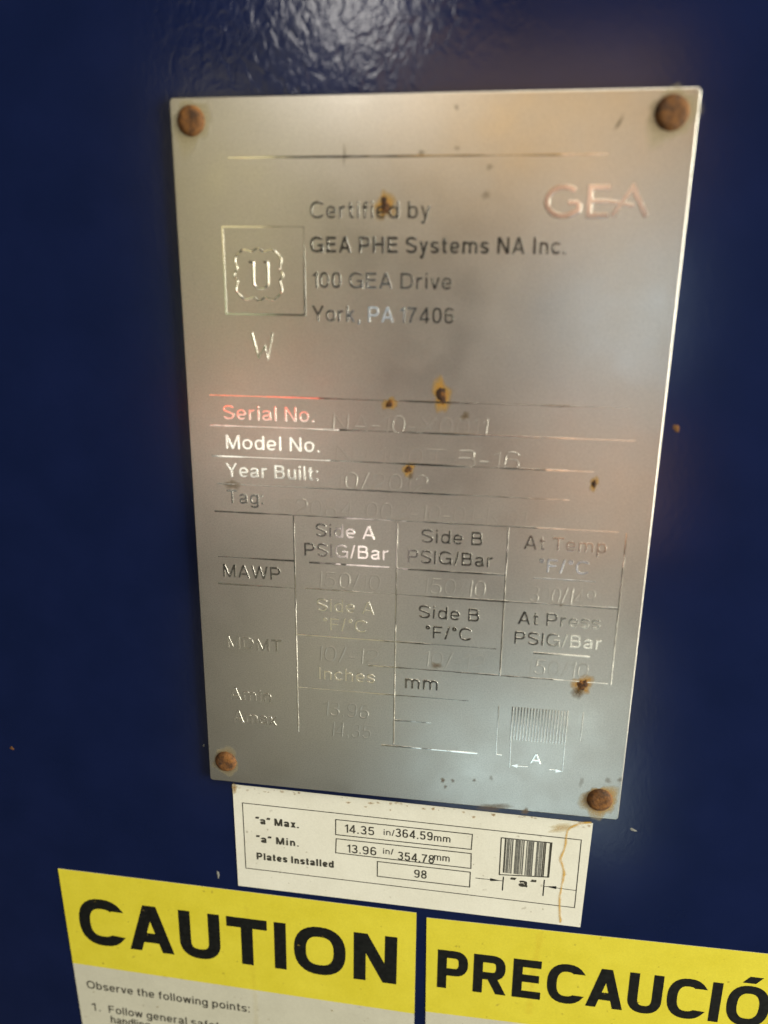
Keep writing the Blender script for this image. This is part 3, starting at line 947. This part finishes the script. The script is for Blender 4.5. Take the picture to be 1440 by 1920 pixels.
# rust on the plate
OR_, YE_, BR_ = (0.24, 0.085, 0.012), (0.40, 0.26, 0.07), (0.05, 0.022, 0.008)
bm, lay = stain_bm()
for i, (x, y, rx, ry, ang, s) in enumerate(PLATE_SPOTS):
    if s >= 0.75:
        blot(bm, lay, x, y, rx*1.7, ry*1.6, ang, ZT+0.02, (0.40, 0.165, 0.014), (0.50, 0.30, 0.05), 1.0*s, 0.45, 100+i)
    else:
        blot(bm, lay, x, y, rx*1.35, ry*1.3, ang, ZT+0.02, (0.10, 0.055, 0.02), (0.20, 0.14, 0.06), min(1, s*1.35), 0.1, 100+i)
for i, (x, y) in enumerate(HOLES):
    k = (1.42, 1.6, 1.32, 1.5)[i]; a = (0.5, 0.5, 0.5, 1.0)[i]
    blot(bm, lay, x, y, HOLE_R*k, HOLE_R*k, 0, ZT+0.012+0.001*i, ((0.36, 0.28, 0.12), (0.34, 0.27, 0.12), (0.30, 0.20, 0.08), (0.36, 0.19, 0.025))[i], (0.52, 0.46, 0.28), a, 0.2, 200+i, inner=0.96/k, down=(0.55, 0.3, 0.0, 0.35)[i])
finish('rust_staining', bm, 'stain', TN)
for i, (x, y, rx, ry, ang, s) in enumerate(PLATE_SPOTS):
    if s >= 0.75:
        bm = bmesh.new(); crust(bm, x, y, rx*0.8, ry*0.85, ang, ZT, 0.2, 300+i)
        finish('rust_spot', bm, 'crust', TN)

# ================================================================ white dimension label
lox = sum(p[0] for p in LAB)/4; loy = LAB[3][1]
bm = bmesh.new(); prism(bm, LAB, 0.02, 0.12)
label = finish('paper_label', bm, 'white', None, lox, loy)
tag(label, 'small white label with boxed plate dimensions and a rust run, tucked below the steel plate', 'label')
TL = Thing(label, lox, loy)
bm = bmesh.new(); frame_flat(bm, LAB_FRAME, 0.24, 0.135)
finish('border_line', bm, 'grey_ink', TL)
for q in BOXES:
    bm = bmesh.new(); frame_flat(bm, q, 0.27, 0.137)
    finish('value_box', bm, 'grey_ink', TL)
for k, t in enumerate(LABEL_TEXT):
    words = t[0]
    caps = {'in/': 1.7, 'mm': 2.0}.get(words, 2.15 if k < 3 else 2.45)
    lettering(TL, t, 'grey_ink', 0.142, pen=0.23 if k in (0, 1, 2, 12) else 0.145, flat_only=True, cap=caps)
bm = bmesh.new()
q = LAB_ICON['q']; frame_flat(bm, q, 0.3, 0.137)
ax0, ax1 = q[0][0], q[1][0]; top = q[0][1]; bot = q[2][1]
def col(a, b, z=0.139, lo=bot):
    flat(bm, [(ax0+(ax1-ax0)*a, lo), (ax0+(ax1-ax0)*b, lo), (ax0+(ax1-ax0)*b, top), (ax0+(ax1-ax0)*a, top)], z)
for a in (0.095, 0.845, 0.875, 0.965): col(a-0.012, a+0.012)
finish('pictogram_outline', bm, 'grey_ink', TL)
bm = bmesh.new()
rnd = random.Random(3)
for a, b in ((0.105, 0.255), (0.295, 0.47), (0.51, 0.665), (0.705, 0.835)):
    x = a
    while x < b-0.012:
        w_ = rnd.choice((0.014, 0.02, 0.028)); col(x, min(b, x+w_), 0.141); x += w_+rnd.choice((0.004, 0.006, 0.012))
finish('plate_pack_hatching', bm, 'hatch', TL)
bm = bmesh.new()
for l in LAB_ICON['ticks']: line_flat(bm, *l, 0.3, 0.138)
for x0, y0, x1, y1 in LAB_ICON['arrows']:
    line_flat(bm, x0, y0, x1, y1, 0.18, 0.138); s = 1 if x1 > x0 else -1
    flat(bm, [(x1-s*0.2, y1), (x1-s*3.0, y1+0.42), (x1-s*3.0, y1-0.42)] if s > 0 else [(x1-s*0.2, y1), (x1-s*3.0, y1-0.42), (x1-s*3.0, y1+0.42)], 0.143)
finish('dimension_arrow', bm, 'black', TL)
bm, lay = stain_bm()
ribbon(bm, lay, STREAK, 0.42, 0.16, (0.62, 0.37, 0.06), 0.8, 3)
rnd = random.Random(11)
for k in range(46):
    x = rnd.uniform(LAB[0][0]+0.5, LAB[1][0]-0.5); y = -79.7-abs(rnd.gauss(0, 1.1))-0.5*(x+44)/88*0.3
    r = rnd.uniform(0.12, 0.42)
    blot(bm, lay, x, y, r*1.5, r, 0, 0.15+k*0.0001, (0.28, 0.13, 0.03), (0.5, 0.34, 0.095), rnd.uniform(.25, .8), 0.1, 500+k)
for k in range(26):
    x = rnd.uniform(LAB[0][0]+2, LAB[1][0]-2); y = rnd.uniform(-109, -82); r = rnd.uniform(0.1, 0.3)
    blot(bm, lay, x, y, r, r, 0, 0.15+k*0.0001, (0.25, 0.19, 0.09), (0.45, 0.38, 0.22), rnd.uniform(.2, .6), 0.1, 560+k)
blot(bm, lay, 37.5, -82.2, 4.0, 1.2, 15, 0.155, (0.45, 0.27, 0.06), (0.6, 0.5, 0.25), 0.6, 0.2, 77)
blot(bm, lay, -44.2, -80.3, 0.9, 1.6, 0, 0.156, (0.30, 0.15, 0.03), (0.5, 0.34, 0.095), 0.8, 0.2, 78)
finish('rust_staining', bm, 'stain', TL)

# ================================================================ the two yellow-headed warning stickers
def sticker(quad, angle, sheet_bottom, label, seed):
    (ax, ay), (bx, by), (cx_, cy_), (dx, dy) = quad
    lft = Vector((dx-ax, dy-ay)).normalized(); rgt = Vector((cx_-bx, cy_-by)).normalized()
    k = (sheet_bottom-ay)/lft.y; k2 = (sheet_bottom-by)/rgt.y
    sheet = [(ax, ay), (bx, by), (bx+rgt.x*k2, sheet_bottom), (ax+lft.x*k, sheet_bottom)]
    ox, oy = (ax+bx)/2, sheet_bottom
    bm = bmesh.new(); prism(bm, sheet, 0.02, 0.12)
    o = finish('warning_sticker', bm, 'grey', None, ox, oy)
    tag(o, label, 'sticker', 'yellow-headed warning stickers side by side')
    T = Thing(o, ox, oy)
    bm = bmesh.new()
    e = 0.0
    flat(bm, [(ax+e, ay), (bx, by), (cx_, cy_), (dx, dy)], 0.128)
    finish('header_band', bm, 'yellow', T)
    return T
TC = sticker(CAU, -0.4, -186, 'warning sticker with yellow header reading CAUTION above small English text', 1)
for k, t in enumerate(CAU_TEXT):
    if k == 0: lettering(TC, t, 'black', 0.15, pen=0.21, flat_only=True, angle=-0.25, cap=15.6)
    elif k == 3: lettering(TC, (t[0]+' safety',)+t[1:], 'grey_ink', 0.15, pen=0.15, flat_only=True, angle=-0.9, cap=2.75, fit=t[0])
    else: lettering(TC, t, 'grey_ink', 0.15, pen=0.15, flat_only=True, angle=-0.9, cap=2.75)
bm, lay = stain_bm()
rnd = random.Random(21)
for k in range(30):
    x = rnd.uniform(-92, 1); y = rnd.uniform(-158, -113); r = rnd.uniform(0.12, 0.4)
    blot(bm, lay, x, y, r, r, 0, 0.165+k*0.0001, (0.16, 0.10, 0.02), (0.4, 0.3, 0.05), rnd.uniform(.2, .7), 0.1, 600+k)
ribbon(bm, lay, [(-42.5, -117), (-42.2, -124), (-41.5, -140), (-41.2, -150), (-41.5, -172)], 1.0, 0.1475, (0.62, 0.45, 0.05), 0.10, 6)
finish('rust_staining', bm, 'stain', TC)

PQ = [PRE[0], (104.0, PRE[0][1]+(104.0-PRE[0][0])*(PRE[1][1]-PRE[0][1])/(PRE[1][0]-PRE[0][0])), None, PRE[3]]
PQ[2] = (104.6, PQ[1][1]+(PRE[3][1]-PRE[0][1]))
TS = sticker(PQ, 0.9, -186, 'warning sticker with yellow header reading PRECAUCI\u00d3N, right of the CAUTION sticker', 2)
t = PRE_TEXT[0]
lettering(TS, ('PRECAUCI\u00d3N',)+t[1:], 'black', 0.15, pen=0.195, flat_only=True, angle=0.35, fit='PRECAUCI\u00d3', cap=12.5)
bm, lay = stain_bm()
for k in range(24):
    x = rnd.uniform(8, 95); y = rnd.uniform(-150, -115); r = rnd.uniform(0.12, 0.4)
    blot(bm, lay, x, y, r, r, 0, 0.165+k*0.0001, (0.16, 0.10, 0.02), (0.4, 0.3, 0.05), rnd.uniform(.2, .7), 0.1, 700+k)
ribbon(bm, lay, [(34.6, -113.6), (34.2, -119), (33.5, -126), (33.2, -141)], 1.1, 0.1475, (0.70, 0.45, 0.02), 0.14, 12)
finish('rust_staining', bm, 'stain', TS)
